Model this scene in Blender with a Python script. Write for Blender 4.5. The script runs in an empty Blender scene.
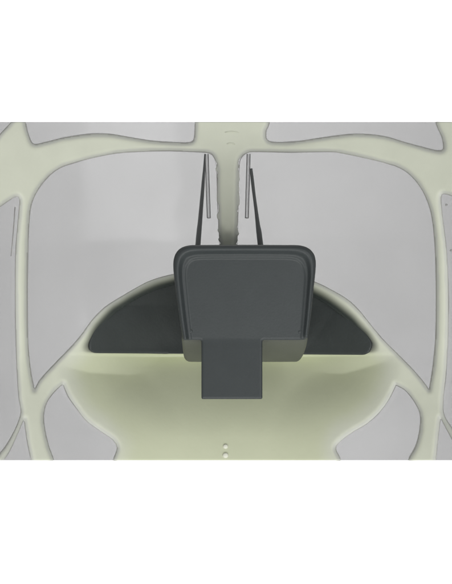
import bpy, bmesh, math
import numpy as np
from mathutils import Vector

S = bpy.context.scene
COL = S.collection

# ---------------------------------------------------------------- camera
D = 1.6                                   # metres from camera to the reference plane y = 0
cd = bpy.data.cameras.new('camera'); cam = bpy.data.objects.new('camera', cd); COL.objects.link(cam)
cam.location = (0, -D, 0); cam.rotation_euler = (math.radians(90), 0, 0)
cd.sensor_fit = 'HORIZONTAL'; cd.sensor_width = 36; cd.lens = 36 * D / 0.452
cd.clip_start = 0.05; cd.clip_end = 50
S.camera = cam

# ---------------------------------------------------------------- world, lamps, exposure
w = bpy.data.worlds.new('World'); S.world = w; w.use_nodes = True
w.node_tree.nodes['Background'].inputs[0].default_value = (1, 1, 1, 1)
w.node_tree.nodes['Background'].inputs[1].default_value = 0.34

def area(name, loc, target, sx, sy, power, color=(1, 1, 1)):
    l = bpy.data.lights.new(name, 'AREA'); l.use_shadow = True; l.shape = 'RECTANGLE'; l.size = sx; l.size_y = sy
    l.energy = power; l.color = color
    o = bpy.data.objects.new(name, l); COL.objects.link(o); o.location = loc
    o.rotation_euler = (Vector(target) - Vector(loc)).to_track_quat('-Z', 'Y').to_euler()
    return o
area('softbox_key', (0.0, -1.5, 0.95), (0, 0.1, 0), 1.8, 0.7, 2.2, (1, 0.99, 0.96))
area('softbox_fill', (0.0, -0.95, -0.72), (0, 0.1, -0.14), 1.8, 0.3, 8.2, (1, 1, 0.97))
area('strip_softbox', (0.84, -1.4, -0.05), (0.84, 0.1, -0.05), 0.96, 1.3, 6.2)
area('backdrop_lamp', (0.0, 0.9, 1.1), (0, 2.1, 0.0), 0.5, 0.3, 22)
area('backdrop_lamp', (0.0, 0.9, -0.8), (0, 2.1, 0.0), 0.5, 0.3, 12)

S.view_settings.view_transform = 'Standard'; S.view_settings.look = 'None'
S.view_settings.exposure = 0.0; S.view_settings.gamma = 1.0
S.render.engine = 'CYCLES'
S.cycles.max_bounces = 12; S.cycles.transparent_max_bounces = 24

# ---------------------------------------------------------------- helpers
def P(u, v, Y):
    """point at photo position (u, v) and depth Y (arrays or floats)"""
    s = (D + Y) / D
    return (u - 226) * 0.001 * s, Y, (292 - v) * 0.001 * s

def tagk(o, label=None, cat=None, group=None, kind=None):
    for k, val in (('label', label), ('category', cat), ('group', group), ('kind', kind)):
        if val: o[k] = val
    return o

def link(name, me, mat, parent=None):
    o = bpy.data.objects.new(name, me); COL.objects.link(o)
    if mat: me.materials.append(mat)
    if parent: 
        o.parent = parent
        bpy.context.view_layer.update(); me.transform(parent.matrix_world.inverted())
    return o

def smooth_all(me):
    me.polygons.foreach_set('use_smooth', [True] * len(me.polygons)); me.update()

def solid(o, t, offset):
    m = o.modifiers.new('thickness', 'SOLIDIFY'); m.thickness = t; m.offset = offset
    m.use_even_offset = False; m.use_quality_normals = True
    return o

def catmull(pts, closed=True, n=8):
    pts = [np.array(p, float) for p in pts]; out = []
    N = len(pts); rng = range(N) if closed else range(N - 1)
    for i in rng:
        if closed: a, b, c, d = pts[i - 1], pts[i], pts[(i + 1) % N], pts[(i + 2) % N]
        else: a, b, c, d = pts[max(i - 1, 0)], pts[i], pts[i + 1], pts[min(i + 2, N - 1)]
        if np.allclose(b, c): continue
        m1 = (c - a) * 0.5; m2 = (d - b) * 0.5
        L = np.linalg.norm(c - b)                       # keep tangents short near corners
        for m in (m1, m2):
            l = np.linalg.norm(m)
            if l > L: m *= L / l
        for k in range(n):
            t = k / n
            out.append((2*t**3-3*t**2+1)*b + (t**3-2*t**2+t)*m1 + (-2*t**3+3*t**2)*c + (t**3-t**2)*m2)
    if not closed: out.append(pts[-1])
    return np.array(out)

def dist_path(U, V, path, closed=True):
    a = path; b = np.roll(path, -1, 0)
    if not closed: a, b = path[:-1], path[1:]
    best = np.full(U.shape, 1e9)
    for (x0, y0), (x1, y1) in zip(a, b):
        dx, dy = x1 - x0, y1 - y0; L = dx*dx + dy*dy
        if L < 1e-12: continue
        t = np.clip(((U - x0)*dx + (V - y0)*dy) / L, 0, 1)
        best = np.minimum(best, (U - x0 - t*dx)**2 + (V - y0 - t*dy)**2)
    return np.sqrt(best)

def inside(U, V, path):
    r = np.zeros(U.shape, bool); x0, y0 = path[-1]
    for x1, y1 in path:
        if y0 != y1:
            c = ((y0 > V) != (y1 > V)) & (U < (x1 - x0) * (V - y0) / (y1 - y0) + x0)
            r ^= c
        x0, y0 = x1, y1
    return r

def sdf(U, V, path):                      # positive inside
    d = dist_path(U, V, path)
    return np.where(inside(U, V, path), d, -d)

def noise(U, V, f, seed=0.0):
    return (np.sin(U*f + 1.3*np.sin(V*f*1.7 + seed) + seed) + np.sin(V*f*1.31 + 2.1*np.sin(U*f*0.83 + seed*2) + 1.7)) * 0.5

def vnoise(U, V, cell, seed):
    """smooth value noise, aperiodic"""
    rs = np.random.RandomState(seed); T = rs.rand(256, 256)
    x = U / cell + 1000; y = V / cell + 1000
    xi = np.floor(x).astype(int); yi = np.floor(y).astype(int); fx = x - xi; fy = y - yi
    fx = fx*fx*(3-2*fx); fy = fy*fy*(3-2*fy)
    g = lambda a, b: T[a % 256, b % 256]
    return (g(xi,yi)*(1-fx)+g(xi+1,yi)*fx)*(1-fy) + (g(xi,yi+1)*(1-fx)+g(xi+1,yi+1)*fx)*fy - 0.5

def ss(a, b, x):
    t = np.clip((x - a) / (b - a), 0, 1); return t*t*(3 - 2*t)

def sheet(name, u0, u1, v0, v1, step, region, depth, mat, parent, attrs=None):
    """mesh of the region where region(U, V) > 0, lifted to depth(U, V); border follows the zero line"""
    nu = int(round((u1 - u0) / step)) + 1; nv = int(round((v1 - v0) / step)) + 1
    gu = np.linspace(u0, u1, nu); gv = np.linspace(v0, v1, nv)
    U, V = np.meshgrid(gu, gv); R = region(U, V)
    du = gu[1] - gu[0]
    # snap vertices lying close to the border on to it
    e = 0.01
    near = (np.abs(R) < 0.42 * du)
    gx = (region(U + e, V) - R) / e; gy = (region(U, V + e) - R) / e
    g2 = np.maximum(gx*gx + gy*gy, 0.25)
    edge_u = (U <= u0 + 1e-6) | (U >= u1 - 1e-6); edge_v = (V <= v0 + 1e-6) | (V >= v1 - 1e-6)
    U = np.where(near & ~edge_u, U - R*gx/g2, U); V = np.where(near & ~edge_v, V - R*gy/g2, V)
    R = np.where(near, 0.0, R)
    u = U.ravel().tolist(); v = V.ravel().tolist(); r = R.ravel().tolist()
    cache = {}; faces = []
    def cut(a, b):
        k = (a, b) if a < b else (b, a)
        if k not in cache:
            t = r[a] / (r[a] - r[b]); u.append(u[a] + t*(u[b]-u[a])); v.append(v[a] + t*(v[b]-v[a])); cache[k] = len(u) - 1
        return cache[k]
    for j in range(nv - 1):
        for i in range(nu - 1):
            q = (j*nu+i, (j+1)*nu+i, (j+1)*nu+i+1, j*nu+i+1)
            mn = min(r[k] for k in q); mx = max(r[k] for k in q)
            if mx <= 0: continue
            if mn >= 0: faces.append(q); continue
            for t in ((q[0], q[1], q[2]), (q[0], q[2], q[3])):
                if max(r[k] for k in t) <= 0: continue
                poly = []
                for k in range(3):
                    a, b = t[k], t[(k+1) % 3]
                    if r[a] >= 0: poly.append(a)
                    if (r[a] > 0 and r[b] < 0) or (r[a] < 0 and r[b] > 0): poly.append(cut(a, b))
                if len(poly) >= 3: faces.append(tuple(poly))
    used = sorted({k for f in faces for k in f}); m = {k: i for i, k in enumerate(used)}
    uu = np.array([u[k] for k in used]); vv = np.array([v[k] for k in used])
    X, Y, Z = P(uu, vv, depth(uu, vv))
    me = bpy.data.meshes.new(name)
    me.from_pydata(np.stack([X, Y, Z], 1).tolist(), [], [[m[k] for k in f] for f in faces])
    me.validate()
    for k, fn in (attrs or {}).items():
        at = me.attributes.new(k, 'FLOAT', 'POINT'); at.data.foreach_set('value', np.asarray(fn(uu, vv), dtype=np.float32))
    smooth_all(me)
    return link(name, me, mat, parent)

def tube(name, pts, rad, mat, parent, closed=False, seg=8, flat=1.0):
    """swept tube through 3-D points; rad float or list"""
    pts = [Vector(p) for p in pts]; N = len(pts)
    rads = rad if hasattr(rad, '__len__') else [rad]*N
    bm = bmesh.new(); rings = []
    for i, p in enumerate(pts):
        if closed: t = pts[(i+1) % N] - pts[i-1]
        else: t = pts[min(i+1, N-1)] - pts[max(i-1, 0)]
        t.normalize(); up = Vector((0, 1, 0)); a = t.cross(up).normalized(); b = a.cross(t).normalized()
        rings.append([bm.verts.new(p + (a*math.cos(k*2*math.pi/seg) + b*flat*math.sin(k*2*math.pi/seg))*rads[i]) for k in range(seg)])
    for i in range(N if closed else N-1):
        A, B = rings[i], rings[(i+1) % N]
        for k in range(seg): bm.faces.new((A[k], A[(k+1) % seg], B[(k+1) % seg], B[k]))
    if not closed: bm.faces.new(rings[0][::-1]); bm.faces.new(rings[-1])
    bmesh.ops.recalc_face_normals(bm, faces=bm.faces)
    me = bpy.data.meshes.new(name); bm.to_mesh(me); bm.free(); smooth_all(me)
    return link(name, me, mat, parent)

def button(name, c, r, h, mat, parent):
    """small domed round head facing the camera, c = centre of its base"""
    bm = bmesh.new(); prof = [(r, 0), (r, -h*0.4), (r*0.85, -h*0.75), (r*0.5, -h*0.95)]; seg = 20; rings = []
    for rr, y in prof: rings.append([bm.verts.new((c[0]+rr*math.cos(a), c[1]+y, c[2]+rr*math.sin(a))) for a in [k*2*math.pi/seg for k in range(seg)]])
    for A, B in zip(rings, rings[1:]):
        for k in range(seg): bm.faces.new((A[k], A[(k+1) % seg], B[(k+1) % seg], B[k]))
    bm.faces.new(rings[-1]); bm.faces.new(rings[0][::-1])
    bmesh.ops.recalc_face_normals(bm, faces=bm.faces)
    me = bpy.data.meshes.new(name); bm.to_mesh(me); bm.free(); smooth_all(me)
    return link(name, me, mat, parent)

# ---------------------------------------------------------------- materials
def mat(name, color, rough=0.5, bump=0.0, bscale=300, spec=0.5, var=0.0, vscale=20, trans=0.0):
    m = bpy.data.materials.new(name); m.use_nodes = True; nt = m.node_tree; b = nt.nodes['Principled BSDF']
    b.inputs['Roughness'].default_value = rough; b.inputs['Specular IOR Level'].default_value = spec
    tc = nt.nodes.new('ShaderNodeTexCoord')
    base = nt.nodes.new('ShaderNodeRGB'); base.outputs[0].default_value = (*color, 1); col = base.outputs[0]
    if var:
        n = nt.nodes.new('ShaderNodeTexNoise'); n.inputs['Scale'].default_value = vscale; n.inputs['Detail'].default_value = 6
        nt.links.new(tc.outputs['Object'], n.inputs['Vector'])
        mr = nt.nodes.new('ShaderNodeMapRange'); mr.inputs[1].default_value = 0.25; mr.inputs[2].default_value = 0.75
        mr.inputs[3].default_value = 1 - var; mr.inputs[4].default_value = 1 + var
        nt.links.new(n.outputs[0], mr.inputs[0])
        mx = nt.nodes.new('ShaderNodeVectorMath'); mx.operation = 'SCALE'
        nt.links.new(col, mx.inputs[0]); nt.links.new(mr.outputs[0], mx.inputs['Scale']); col = mx.outputs[0]
    nt.links.new(col, b.inputs['Base Color'])
    if bump:
        n = nt.nodes.new('ShaderNodeTexNoise'); n.inputs['Scale'].default_value = bscale; n.inputs['Detail'].default_value = 4
        nt.links.new(tc.outputs['Object'], n.inputs['Vector'])
        bp = nt.nodes.new('ShaderNodeBump'); bp.inputs['Strength'].default_value = bump; bp.inputs['Distance'].default_value = 0.0006
        nt.links.new(n.outputs[0], bp.inputs['Height']); nt.links.new(bp.outputs[0], b.inputs['Normal'])
    m['col_out'] = 1
    return m

def ivory_mat():
    """pale ivory gel paint inside a clear shell: unpainted grey flange at window edges, fading to dark grey near the dashboard"""
    m = mat('ivory_paint', (0.72, 0.745, 0.625), 0.42, bump=0.25, bscale=160, spec=0.35, var=0.03, vscale=35)
    nt = m.node_tree; b = nt.nodes['Principled BSDF']; src = b.inputs['Base Color'].links[0].from_socket
    def mixin(src, attr, color):
        a = nt.nodes.new('ShaderNodeAttribute'); a.attribute_name = attr
        x = nt.nodes.new('ShaderNodeMix'); x.data_type = 'RGBA'
        nt.links.new(a.outputs['Fac'], x.inputs[0]); nt.links.new(src, x.inputs[6]); x.inputs[7].default_value = (*color, 1)
        return x.outputs[2]
    src = mixin(src, 'nose_tint', (0.655, 0.695, 0.465))  # greener, slightly darker tint over the whole nose dome
    src = mixin(src, 'flange', (0.54, 0.55, 0.52))
    src = mixin(src, 'dark_fade', (0.05, 0.06, 0.058))  # darkens round the dashboard opening and low on the centre post
    nt.links.new(src, b.inputs['Base Color'])
    return m

def glass_mat(name, tint=0.60, rough=0.12):
    m = bpy.data.materials.new(name); m.use_nodes = True; nt = m.node_tree; nt.nodes.clear()
    out = nt.nodes.new('ShaderNodeOutputMaterial')
    tr = nt.nodes.new('ShaderNodeBsdfTransparent'); gl = nt.nodes.new('ShaderNodeBsdfGlossy')
    gl.inputs['Roughness'].default_value = rough
    fr = nt.nodes.new('ShaderNodeFresnel'); fr.inputs['IOR'].default_value = 1.45
    ge = nt.nodes.new('ShaderNodeNewGeometry'); ma = nt.nodes.new('ShaderNodeMath'); ma.operation = 'MULTIPLY_ADD'
    ma.inputs[1].default_value = 1/1.45 - 1.45; ma.inputs[2].default_value = 1.45    # both faces of the thin sheet reflect alike
    nt.links.new(ge.outputs['Backfacing'], ma.inputs[0]); nt.links.new(ma.outputs[0], fr.inputs['IOR'])
    mx = nt.nodes.new('ShaderNodeMixShader'); tc = nt.nodes.new('ShaderNodeTexCoord')
    n = nt.nodes.new('ShaderNodeTexNoise'); n.inputs['Scale'].default_value = 9; n.inputs['Detail'].default_value = 2
    nt.links.new(tc.outputs['Object'], n.inputs['Vector'])
    mr = nt.nodes.new('ShaderNodeMapRange'); mr.inputs[1].default_value = 0.3; mr.inputs[2].default_value = 0.7
    mr.inputs[3].default_value = tint*0.98; mr.inputs[4].default_value = tint*1.015
    nt.links.new(n.outputs[0], mr.inputs[0])
    cc = nt.nodes.new('ShaderNodeCombineColor')
    for i in range(3): nt.links.new(mr.outputs[0], cc.inputs[i])
    nt.links.new(cc.outputs[0], tr.inputs[0])
    n2 = nt.nodes.new('ShaderNodeTexNoise'); n2.inputs['Scale'].default_value = 14; n2.inputs['Detail'].default_value = 1
    nt.links.new(tc.outputs['Object'], n2.inputs['Vector'])
    bp = nt.nodes.new('ShaderNodeBump'); bp.inputs['Strength'].default_value = 0.5; bp.inputs['Distance'].default_value = 0.002
    nt.links.new(n2.outputs[0], bp.inputs['Height']); nt.links.new(bp.outputs[0], gl.inputs['Normal'])
    nt.links.new(fr.outputs[0], mx.inputs[0]); nt.links.new(tr.outputs[0], mx.inputs[1]); nt.links.new(gl.outputs[0], mx.inputs[2])
    nt.links.new(mx.outputs[0], out.inputs[0])
    return m

M_ivory = ivory_mat()
M_glass = glass_mat('smoke_tinted_clear_plastic')
M_seal = mat('grey_trim_edge', (0.34, 0.34, 0.33), 0.45)
M_dark = mat('dark_grey_plastic', (0.046, 0.054, 0.054), 0.6, bump=0.3, bscale=400, var=0.06, vscale=60)
M_slate = mat('slate_grey_moulding', (0.047, 0.055, 0.057), 0.42, bump=0.22, bscale=500, spec=0.4, var=0.04, vscale=45)
M_body = mat('slate_housing_bounce_tint', (0.092, 0.10, 0.08), 0.5, bump=0.2, bscale=400, var=0.04, vscale=45)  # base made greener to carry light bounced off the ivory skin
M_wiper = mat('black_wiper_plastic', (0.62, 0.66, 0.66), 0.35)
M_blade = glass_mat('clear_blade_plastic', 0.84, 0.1)
M_clearedge = mat('frosted_clear_edge', (0.62, 0.63, 0.63), 0.3)
M_peg = mat('cream_peg_plastic', (0.76, 0.77, 0.66), 0.3)
M_back = mat('white_backdrop_paper', (0.86, 0.86, 0.86), 0.9, spec=0.1)

# ---------------------------------------------------------------- setting: white sweep
Z0 = -0.95
prof = [(-14, Z0), (1.6, Z0)] + [(1.6 + 0.5*math.sin(a), Z0 + 0.5 - 0.5*math.cos(a)) for a in [math.radians(k) for k in range(6, 91, 6)]] + [(2.1, 3.6)]
bm = bmesh.new()
L = [bm.verts.new((-4.5, y, z)) for y, z in prof]; R_ = [bm.verts.new((4.5, y, z)) for y, z in prof]
for i in range(len(prof)-1): bm.faces.new((L[i], R_[i], R_[i+1], L[i+1]))
me = bpy.data.meshes.new('backdrop'); bm.to_mesh(me); bm.free(); smooth_all(me)
tagk(link('backdrop', me, M_back), kind='structure')

# ---------------------------------------------------------------- canopy: outlines as measured
U0, U1, V0, V1 = -70, 522, 122, 460
C2 = lambda p: [p, p]                     # a sharp corner
win = {}
win['left_shield'] = catmull([(205,152.5),(165,151),(120,153),(95,157.5),(74,163),(60,168),(48,177),(38,190),(31.5,205),(29,226),(28,250),(27.5,290),(28,340),(31,372)] + C2((34.5,389.5)) +
    [(41,378.5),(57,361),(70,348),(79.6,337),(93,319),(106,306.5),(127.5,293),(145,283),(156,278.7),(173.5,274),(200,269)] + [(217,267)] +
    [(219.5,250),(219,235),(218,215),(217.5,195),(217,175),(216,163),(212,155)])
win['right_shield'] = catmull([(251,152),(291,152.5),(332,152),(348,154.6),(366.5,158.5),(385,163),(400,168),(411.6,176.5),(422,190),(429,206),(432.5,222),(435,250),(436,290),(435.5,335),(433,365)] + C2((429,389.5)) +
    [(423.6,382),(411.6,368),(395.7,352),(382.4,339),(375,330),(360.5,312),(347.6,299.5),(331.8,290),(317.4,283),(290,274),(262,269)] + [(238,267)] +
    [(237,250),(237.5,235),(238,218),(238.5,195),(239,175),(240,161),(244,155)])
win['left_roof'] = catmull(C2((24,110)) + [(26,124),(29,136),(34,144),(46,142),(65,137.5),(90,134),(108,134),(120,135.5),(150,140.5),(175,142.5),(190,142.5),(194,139),(195,124)] + C2((195,110)))
win['right_roof'] = catmull(C2((270,110)) + [(269,124),(266,132),(268,140.5),(281,142.5),(300,141),(316,138.5),(346,134.5),(364,134),(385,136.5),(404,142),(420,146.5),(436,150.5),(443,149),(442,138),(436,124)] + C2((433,110)))
win['left_corner'] = catmull(C2((-60,110)) + C2((-60,150)) + [(-25,152),(-6,141),(1,133),(12,121),(18,110)])
win['right_corner'] = catmull(C2((512,110)) + C2((512,150)) + [(490,152),(474,141),(468,133),(462,121),(458,110)])
win['left_side'] = catmull(C2((-55,232)) + [(-25,217),(-4,209),(10,200),(17,196.5),(19.5,200),(18.5,215),(16,245),(15.2,280),(15.5,320),(16.5,360),(18.5,395),(20.5,414),(11,437),(0,453),(-25,475)] + C2((-55,490)))
win['right_side'] = catmull(C2((510,232)) + [(484,217),(466,203),(452,196),(443,194),(441,199),(443,220),(447,255),(448.5,300),(448,340),(446,375),(443.5,398),(444,414),(452,428),(466,448)] + C2((485,475)) + C2((510,490)))
win['left_door'] = catmull(C2((24,419)) + [(27,440),(31,460)] + C2((33,475)) + C2((-8,475)) + [(9,452)])
win['right_door'] = catmull(C2((440.5,418)) + [(438,440),(436,460)] + C2((435,475)) + C2((474,475)) + [(456,446)])
win['left_chin'] = catmull(C2((63,384)) + [(68,396),(77,409),(86,420.5),(101,431.5),(113,440),(117,448),(113,460)] + C2((110,475)) + C2((58,475)) + [(54,460),(49,446),(45,430),(43.8,415),(47,402),(55,391)])
win['right_chin'] = catmull(C2((396,385)) + [(389.5,398.4),(380,411.7),(367,423.6),(353,432),(342,440),(336,448),(341,460)] + C2((344,475)) + C2((404,475)) + [(408,460),(415.6,446),(419.6,430),(420,414),(414,401),(405,390)])

dash = catmull([(92,343),(99,328),(113,313),(127.5,303),(145,293),(165,286),(190,281),(226,279),(262,280),(290,285),(317,297),(332,306.5),(349,320),(363.5,335),(369.5,345),(369,351)] + [(365,354.5)] + C2((355,354.8)) + C2((100,353.2)) + [(94,352.5),(90.5,349)])
dome = catmull([(60,362),(87,329),(104.5,311),(127.5,293),(145,283),(173.5,274),(226,266),(290,272),(317.4,283),(331.8,290),(347.6,299.5),(375,330),(398,356),(396,384),(384,408),(362,428),(340,446),(350,520),(226,560),(100,520),(112,446),(86,420),(68,396),(60,380)])

def windows_d(U, V):                      # distance to nearest window outline, positive on the frame
    r = np.full(U.shape, 1e9)
    for p in win.values():
        u0, v0 = p.min(0) - 40; u1, v1 = p.max(0) + 40
        r = np.minimum(r, -sdf(U, V, p))
    return r

def ragged(U, V):                         # hand-trimmed paint edges of the centre post
    post = ss(30, 14, np.abs(U - 228)) * ss(148, 162, V)
    return post * (vnoise(U, V, 3.2, 5) * 2.6 + vnoise(U, V, 8.0, 3) * 2.2)

def region_frame(U, V):
    return np.minimum(windows_d(U, V) + ragged(U, V), -sdf(U, V, dash) + 1.6 + 1.6*ss(344, 352, V))

def bowl(U, V):                           # the canopy's curved skin: sides and roof come back towards the viewer
    x = (U - 226) / 226; t = (292 - V) / 170
    return 0.125 - 0.085*x*x - 0.012*ss(-0.6, 1.4, t) - 0.05*ss(-0.3, -1.3, t)

def nose(U, V, dd):                       # the nose bulges away; its floor rises towards the viewer
    return ss(-4, 74, dd) * (0.030 + 0.020*ss(352, 356, V) - 0.038*np.sin(np.pi/2*np.clip((V - 352)/86, 0, 1)))

def frame_depth(U, V):
    d = np.clip(windows_d(U, V), 0, None); dd = sdf(U, V, dome); dk = np.clip(-sdf(U, V, dash), 0, None)
    Y = bowl(U, V) + 0.0030*(1 - np.clip(d/6, 0, 1))**2
    Y = Y + nose(U, V, dd)
    top = ss(356, 346, V)
    Y = Y + 0.010*(1 - np.clip(dk/11, 0, 1))**2 * top              # rolls in to the dashboard opening
    return Y + 0.0004*vnoise(U, V, 26, 9)

def a_flange(U, V):
    d = windows_d(U, V) + 1.0*vnoise(U, V, 9, 21)
    return ss(4.6, 1.6, d) * 0.75
def a_fade(U, V):
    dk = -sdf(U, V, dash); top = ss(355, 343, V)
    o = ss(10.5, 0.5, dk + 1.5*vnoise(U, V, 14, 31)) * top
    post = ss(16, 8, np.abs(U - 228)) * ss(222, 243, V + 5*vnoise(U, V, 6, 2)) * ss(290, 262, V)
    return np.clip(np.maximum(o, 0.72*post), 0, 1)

canopy = bpy.data.objects.new('helicopter_canopy', None); COL.objects.link(canopy)
canopy.location = (0, 0.125, -0.182)
bpy.context.view_layer.update()
tagk(canopy, 'pale ivory model helicopter canopy shell with smoke grey windows, seen from inside', 'canopy')

frame = sheet('frame', U0, U1, V0, V1, 1.25, region_frame, frame_depth, M_ivory, canopy, {'nose_tint': lambda U, V: 0.65*ss(4, 26, sdf(U, V, dome) + 8*vnoise(U, V, 20, 8)), 'flange': a_flange, 'dark_fade': a_fade})
solid(frame, 0.0018, -1)

names = {'left_shield': ('windshield', 'large left windshield pane'), 'right_shield': ('windshield', 'large right windshield pane'),
         'left_roof': ('roof_window', None), 'right_roof': ('roof_window', None), 'left_corner': ('roof_window', None), 'right_corner': ('roof_window', None),
         'left_side': ('side_window', None), 'right_side': ('side_window', None), 'left_door': ('door_window', None), 'right_door': ('door_window', None),
         'left_chin': ('chin_window', None), 'right_chin': ('chin_window', None)}
for k, p in win.items():
    u0, v0 = p.min(0) - 5; u1, v1 = p.max(0) + 5
    u0 = max(u0, U0+2); u1 = min(u1, U1-2); v0 = max(v0, V0); v1 = min(v1, V1)
    reg = (lambda p: (lambda U, V: sdf(U, V, p) + 2.2))(p)
    dep = lambda U, V: bowl(U, V) + 0.0085 + nose(U, V, sdf(U, V, dome))
    if 'shield' in k: dep = lambda U, V: bowl(U, V) + 0.0085
    g = sheet(names[k][0], u0, u1, v0, v1, 2.5, reg, dep, M_glass, canopy)
    solid(g, 0.0012, -1).modifiers[0].use_rim = False
    if names[k][1]: g['label'] = names[k][1]
    # trim line round the pane (only its stretch between the cuts)
    q = catmull(p[::3], True, 4) if False else p
    keep = (q[:, 1] > V0 + 0.4) & (q[:, 1] < V1 - 0.4) & (q[:, 0] > U0 + 3) & (q[:, 0] < U1 - 3)
    full = keep.all()
    if not full:                          # rotate so the run starts right after a gap
        idx = np.where(~keep)[0][-1]; q = np.roll(q, -(idx+1), 0); keep = np.roll(keep, -(idx+1))
    run = q[keep]
    d = frame_depth(run[:, 0], run[:, 1])
    rad = 0.00035 + 0.00028*np.clip(vnoise(run[:, 0], run[:, 1], 18, 11)*2, -0.6, 1)
    pts = [P(a, b, y + 0.0002) for (a, b), y in zip(run, d)]
    ok = [0] + [i for i in range(1, len(pts)) if (Vector(pts[i]) - Vector(pts[i-1])).length > 1e-5]
    tube('edge_trim', [pts[i] for i in ok], [rad[i] for i in ok], M_seal, g, closed=bool(full), seg=6)

# dashboard: curved dark panel set into the nose opening
def dash_depth(U, V):
    return bowl(U, V) + 0.030*ss(-4, 74, sdf(U, V, dome)) + 0.0145*np.clip((353 - V)/48, 0, 1)
dp = sheet('dashboard_panel', 84, 376, 272, 359, 1.5, lambda U, V: sdf(U, V, dash) + 2.5*ss(352, 340, V), dash_depth, M_dark, canopy)
solid(dp, 0.002, -1)

# small pegs low on the nose and moulded marks on the roof joint
for (u, v, r) in ((225.5, 446.5, 0.0027), (225.5, 455.4, 0.0031)):
    y = float(frame_depth(np.array([u]), np.array([v]))[0])
    button('locating_peg', P(u, v, y + 0.0006), r, 0.0022, M_peg, canopy)
for (u, v, L_) in ((232, 132.5, 7), (231, 144, 4)):
    y = float(frame_depth(np.array([u]), np.array([v]))[0])
    tube('mould_mark', [P(u-L_, v, y), P(u-L_*0.5, v-0.6, y-0.0002), P(u, v-0.8, y-0.0003), P(u+L_*0.5, v-0.4, y-0.0002), P(u+L_, v+0.3, y)], 0.0006, M_ivory, canopy, seg=6)
for (u, v) in ((446.3, 205), (450.8, 250.5)):
    y = float(frame_depth(np.array([u]), np.array([v]))[0])
    button('hinge_pin', P(u, v, y), 0.0012, 0.002, M_seal, canopy)

# wipers outside the glass: dark arm and clear blade
def wiper(arm, rads, blade, lab):
    e = bpy.data.objects.new('wiper', None); COL.objects.link(e)
    u, v = arm[-1]; e.parent = canopy
    y0 = 0.004
    f = lambda u, v, k: P(u, v, float(bowl(np.array([u*1.0]), np.array([v*1.0]))[0]) + 0.0085 + k)
    bpy.context.view_layer.update()
    pts = catmull(arm, False, 6); rr = np.interp(np.linspace(0, 1, len(pts)), np.linspace(0, 1, len(rads)), rads)
    tube('wiper_arm', [f(a, b, y0) for a, b in pts], list(rr), M_wiper, e, seg=10, flat=0.6)
    if lab:
        jp = [f(a, b, y0 - 0.0008) for a, b in lab]
        tube('arm_glint', jp, [0.0012, 0.0021, 0.0022, 0.0014], M_clearedge, e, seg=10, flat=0.8)  # pale sleeve added to stand in for a glint on the arm
    (a0, b0), (a1, b1) = blade
    bm = bmesh.new(); h = 1.55; vs = []
    for yy in (0.0022, 0.0034):
        vs.append([bm.verts.new(f(a, b, yy)) for a, b in ((a0-h, b0), (a0+h, b0), (a1+h, b1), (a1-h, b1))])
    bm.faces.new(vs[0]); bm.faces.new(vs[1][::-1])
    for i in range(4): bm.faces.new((vs[0][i], vs[0][(i+1) % 4], vs[1][(i+1) % 4], vs[1][i]))
    bmesh.ops.recalc_face_normals(bm, faces=bm.faces)
    me = bpy.data.meshes.new('wiper_blade'); bm.to_mesh(me); bm.free()
    bl = link('wiper_blade', me, M_blade, e)
    edge = [(a0-h, b0), (a1-h, b1), (a1+h, b1), (a0+h, b0)]
    ed = []
    for (p, q) in zip(edge, edge[1:]):
        for t in np.linspace(0, 1, 8)[:-1]: ed.append(f(p[0]+(q[0]-p[0])*t, p[1]+(q[1]-p[1])*t, 0.0028))
    ed.append(f(*edge[-1], 0.0028))
    tube('blade_edge', ed, 0.00042, M_clearedge, e, seg=6)
    return e
wiper([(205, 154), (204.2, 168), (203, 185), (201.4, 205), (200, 222), (199, 232), (197.6, 250), (197, 262)], [.0008, .0012, .0018, .0021, .0024, .0027, .0029, .003], ((206.6, 154), (208.8, 218)), [(201.6, 205), (201.1, 209), (200.6, 214), (200.2, 219)])
wiper([(250.9, 168.5), (252.3, 180), (254.2, 196), (256.3, 212), (258, 226), (258.8, 231), (261, 250), (262, 262)], [.0016, .0018, .0017, .0019, .0024, .0029, .0031, .003], ((248.6, 154), (246.8, 218)), None)

# thin door edge line in the left side window
dl = [(15, 207), (14.2, 220), (12.8, 238), (11, 256)]
tube('door_seam', [P(u, v, float(bowl(np.array([u*1.]), np.array([v*1.]))[0]) + 0.006) for u, v in dl], 0.0005, M_seal, canopy, seg=6)

# ---------------------------------------------------------------- instrument console
YF = -0.012                               # depth of the console's front crest
console = bpy.data.objects.new('instrument_console', None); COL.objects.link(console)
console.location = (0.018, 0.05, -0.07); bpy.context.view_layer.update()
tagk(console, 'slate grey instrument pod with raised rim and pedestal tongue, before the dark dashboard', 'instrument console')

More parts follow.
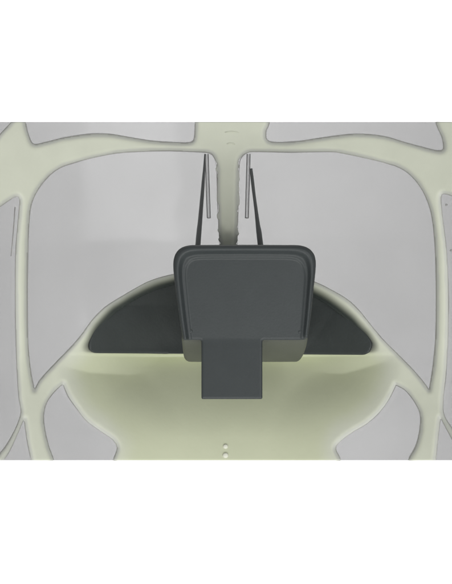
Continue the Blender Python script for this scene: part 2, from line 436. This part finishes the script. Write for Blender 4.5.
out_path = [(182.6, 340), (179, 318), (175.5, 290), (173.6, 272), (173.4, 262), (175.5, 254), (181, 248), (190, 245.3), (205, 245), (244, 244.8), (283, 245), (299, 245.3), (308, 248), (313.8, 254), (315.8, 262), (315.4, 272), (313.5, 290), (310.8, 318), (308.6, 334)]
side = catmull(out_path, False, 8)
face_poly = np.array(list(side) + [(307.5, 337.5), (304.5, 339.6), (300, 340)] + [(187, 340), (184, 340)])
inner = catmull([(193, 430), (192.4, 345), (191.6, 332), (189.5, 312), (187.4, 290), (186.4, 276), (187.6, 267), (193, 261), (203, 259.4), (244, 259.2), (286, 259.4), (296, 261), (302, 267), (304.2, 276), (303.6, 290), (302, 312), (300.6, 332), (300.2, 345), (300, 430)], False, 8)
def face_depth(U, V):
    do = dist_path(U, V, side, False); di = dist_path(U, V, inner, False)
    d = np.where(inside(U, V, inner), 14 + di, 14 * do / (do + di + 1e-6))
    Y = YF + 0.0050*(1 - np.clip(d/4.0, 0, 1))**2.2              # outer roll
    Y = Y + 0.0058*ss(4.5, 10, d) + 0.0013*ss(11.6, 14.2, d)
    Y = Y + 0.010*(np.minimum(V, 339)-339)/95 - 0.006*ss(336, 350, V)*(V-336)/60
    return Y + 0.0016*(1 - np.clip(t_region(U, V)/2.0, 0, 1))**2 * ss(330, 338, V)
tab = np.array([(200.6, 300), (263.2, 300), (263.2, 337), (262.5, 341), (262.4, 345), (262.4, 397.8), (261.6, 399), (202.2, 399), (201.4, 397.8), (201.4, 345), (201.3, 341), (200.6, 337)])
def t_region(U, V):
    a, b = sdf(U, V, face_poly), sdf(U, V, tab)
    k = 2.0; h = np.clip(k - np.abs(a - b), 0, None) / k          # small fillet where tongue meets face
    return np.maximum(a, b) + h*h*k*0.25
bez = sheet('face_plate', 170, 320, 241, 402, 0.8, t_region, face_depth, M_slate, console)
solid(bez, 0.0035, -1)


# housing behind the bezel: tapering body, underside slopes down and away to the dashboard
def ring(u0, u1, v0, v1, r, rb, Y, n=6):
    out = []
    for cx, cy, a0, q in ((u1-r, v0+r, -90, r), (u1-rb, v1-rb, 0, rb), (u0+rb, v1-rb, 90, rb), (u0+r, v0+r, 180, r)):
        for k in range(n+1):
            a = math.radians(a0 + 90*k/n); out.append(P(cx + q*math.cos(a), cy + q*math.sin(a), Y))
    return out
bm = bmesh.new(); rings = []
for args in ((181, 308, 252, 337.5, 14, 3, YF+0.0135), (181.5, 308, 252, 341, 14, 4, YF+0.018), (182.6, 306, 253, 353, 14, 5, YF+0.05),
             (183.6, 302, 256, 361, 13, 5, YF+0.085), (184.6, 300.6, 258, 362.6, 13, 6, YF+0.094), (190, 296, 262, 360, 12, 6, YF+0.12), (195, 290, 275, 348, 10, 6, 0.172)):
    rings.append([bm.verts.new(c) for c in ring(*args)])
for A, B in zip(rings, rings[1:]):
    n = len(A)
    for k in range(n): bm.faces.new((A[k], A[(k+1) % n], B[(k+1) % n], B[k]))
bm.faces.new(rings[0][::-1]); bm.faces.new(rings[-1])
bmesh.ops.recalc_face_normals(bm, faces=bm.faces)
me = bpy.data.meshes.new('housing'); bm.to_mesh(me); bm.free(); smooth_all(me)
hs = link('housing', me, M_body, console)
hs.modifiers.new('sub', 'SUBSURF').levels = 2; hs.modifiers['sub'].render_levels = 2
for (u, v) in ((190.6, 331.2), (299.8, 331.8)):
    y = float(face_depth(np.array([u]), np.array([v]))[0])
    button('screw', P(u, v, y + 0.0004), 0.0018, 0.0009, M_slate, console)
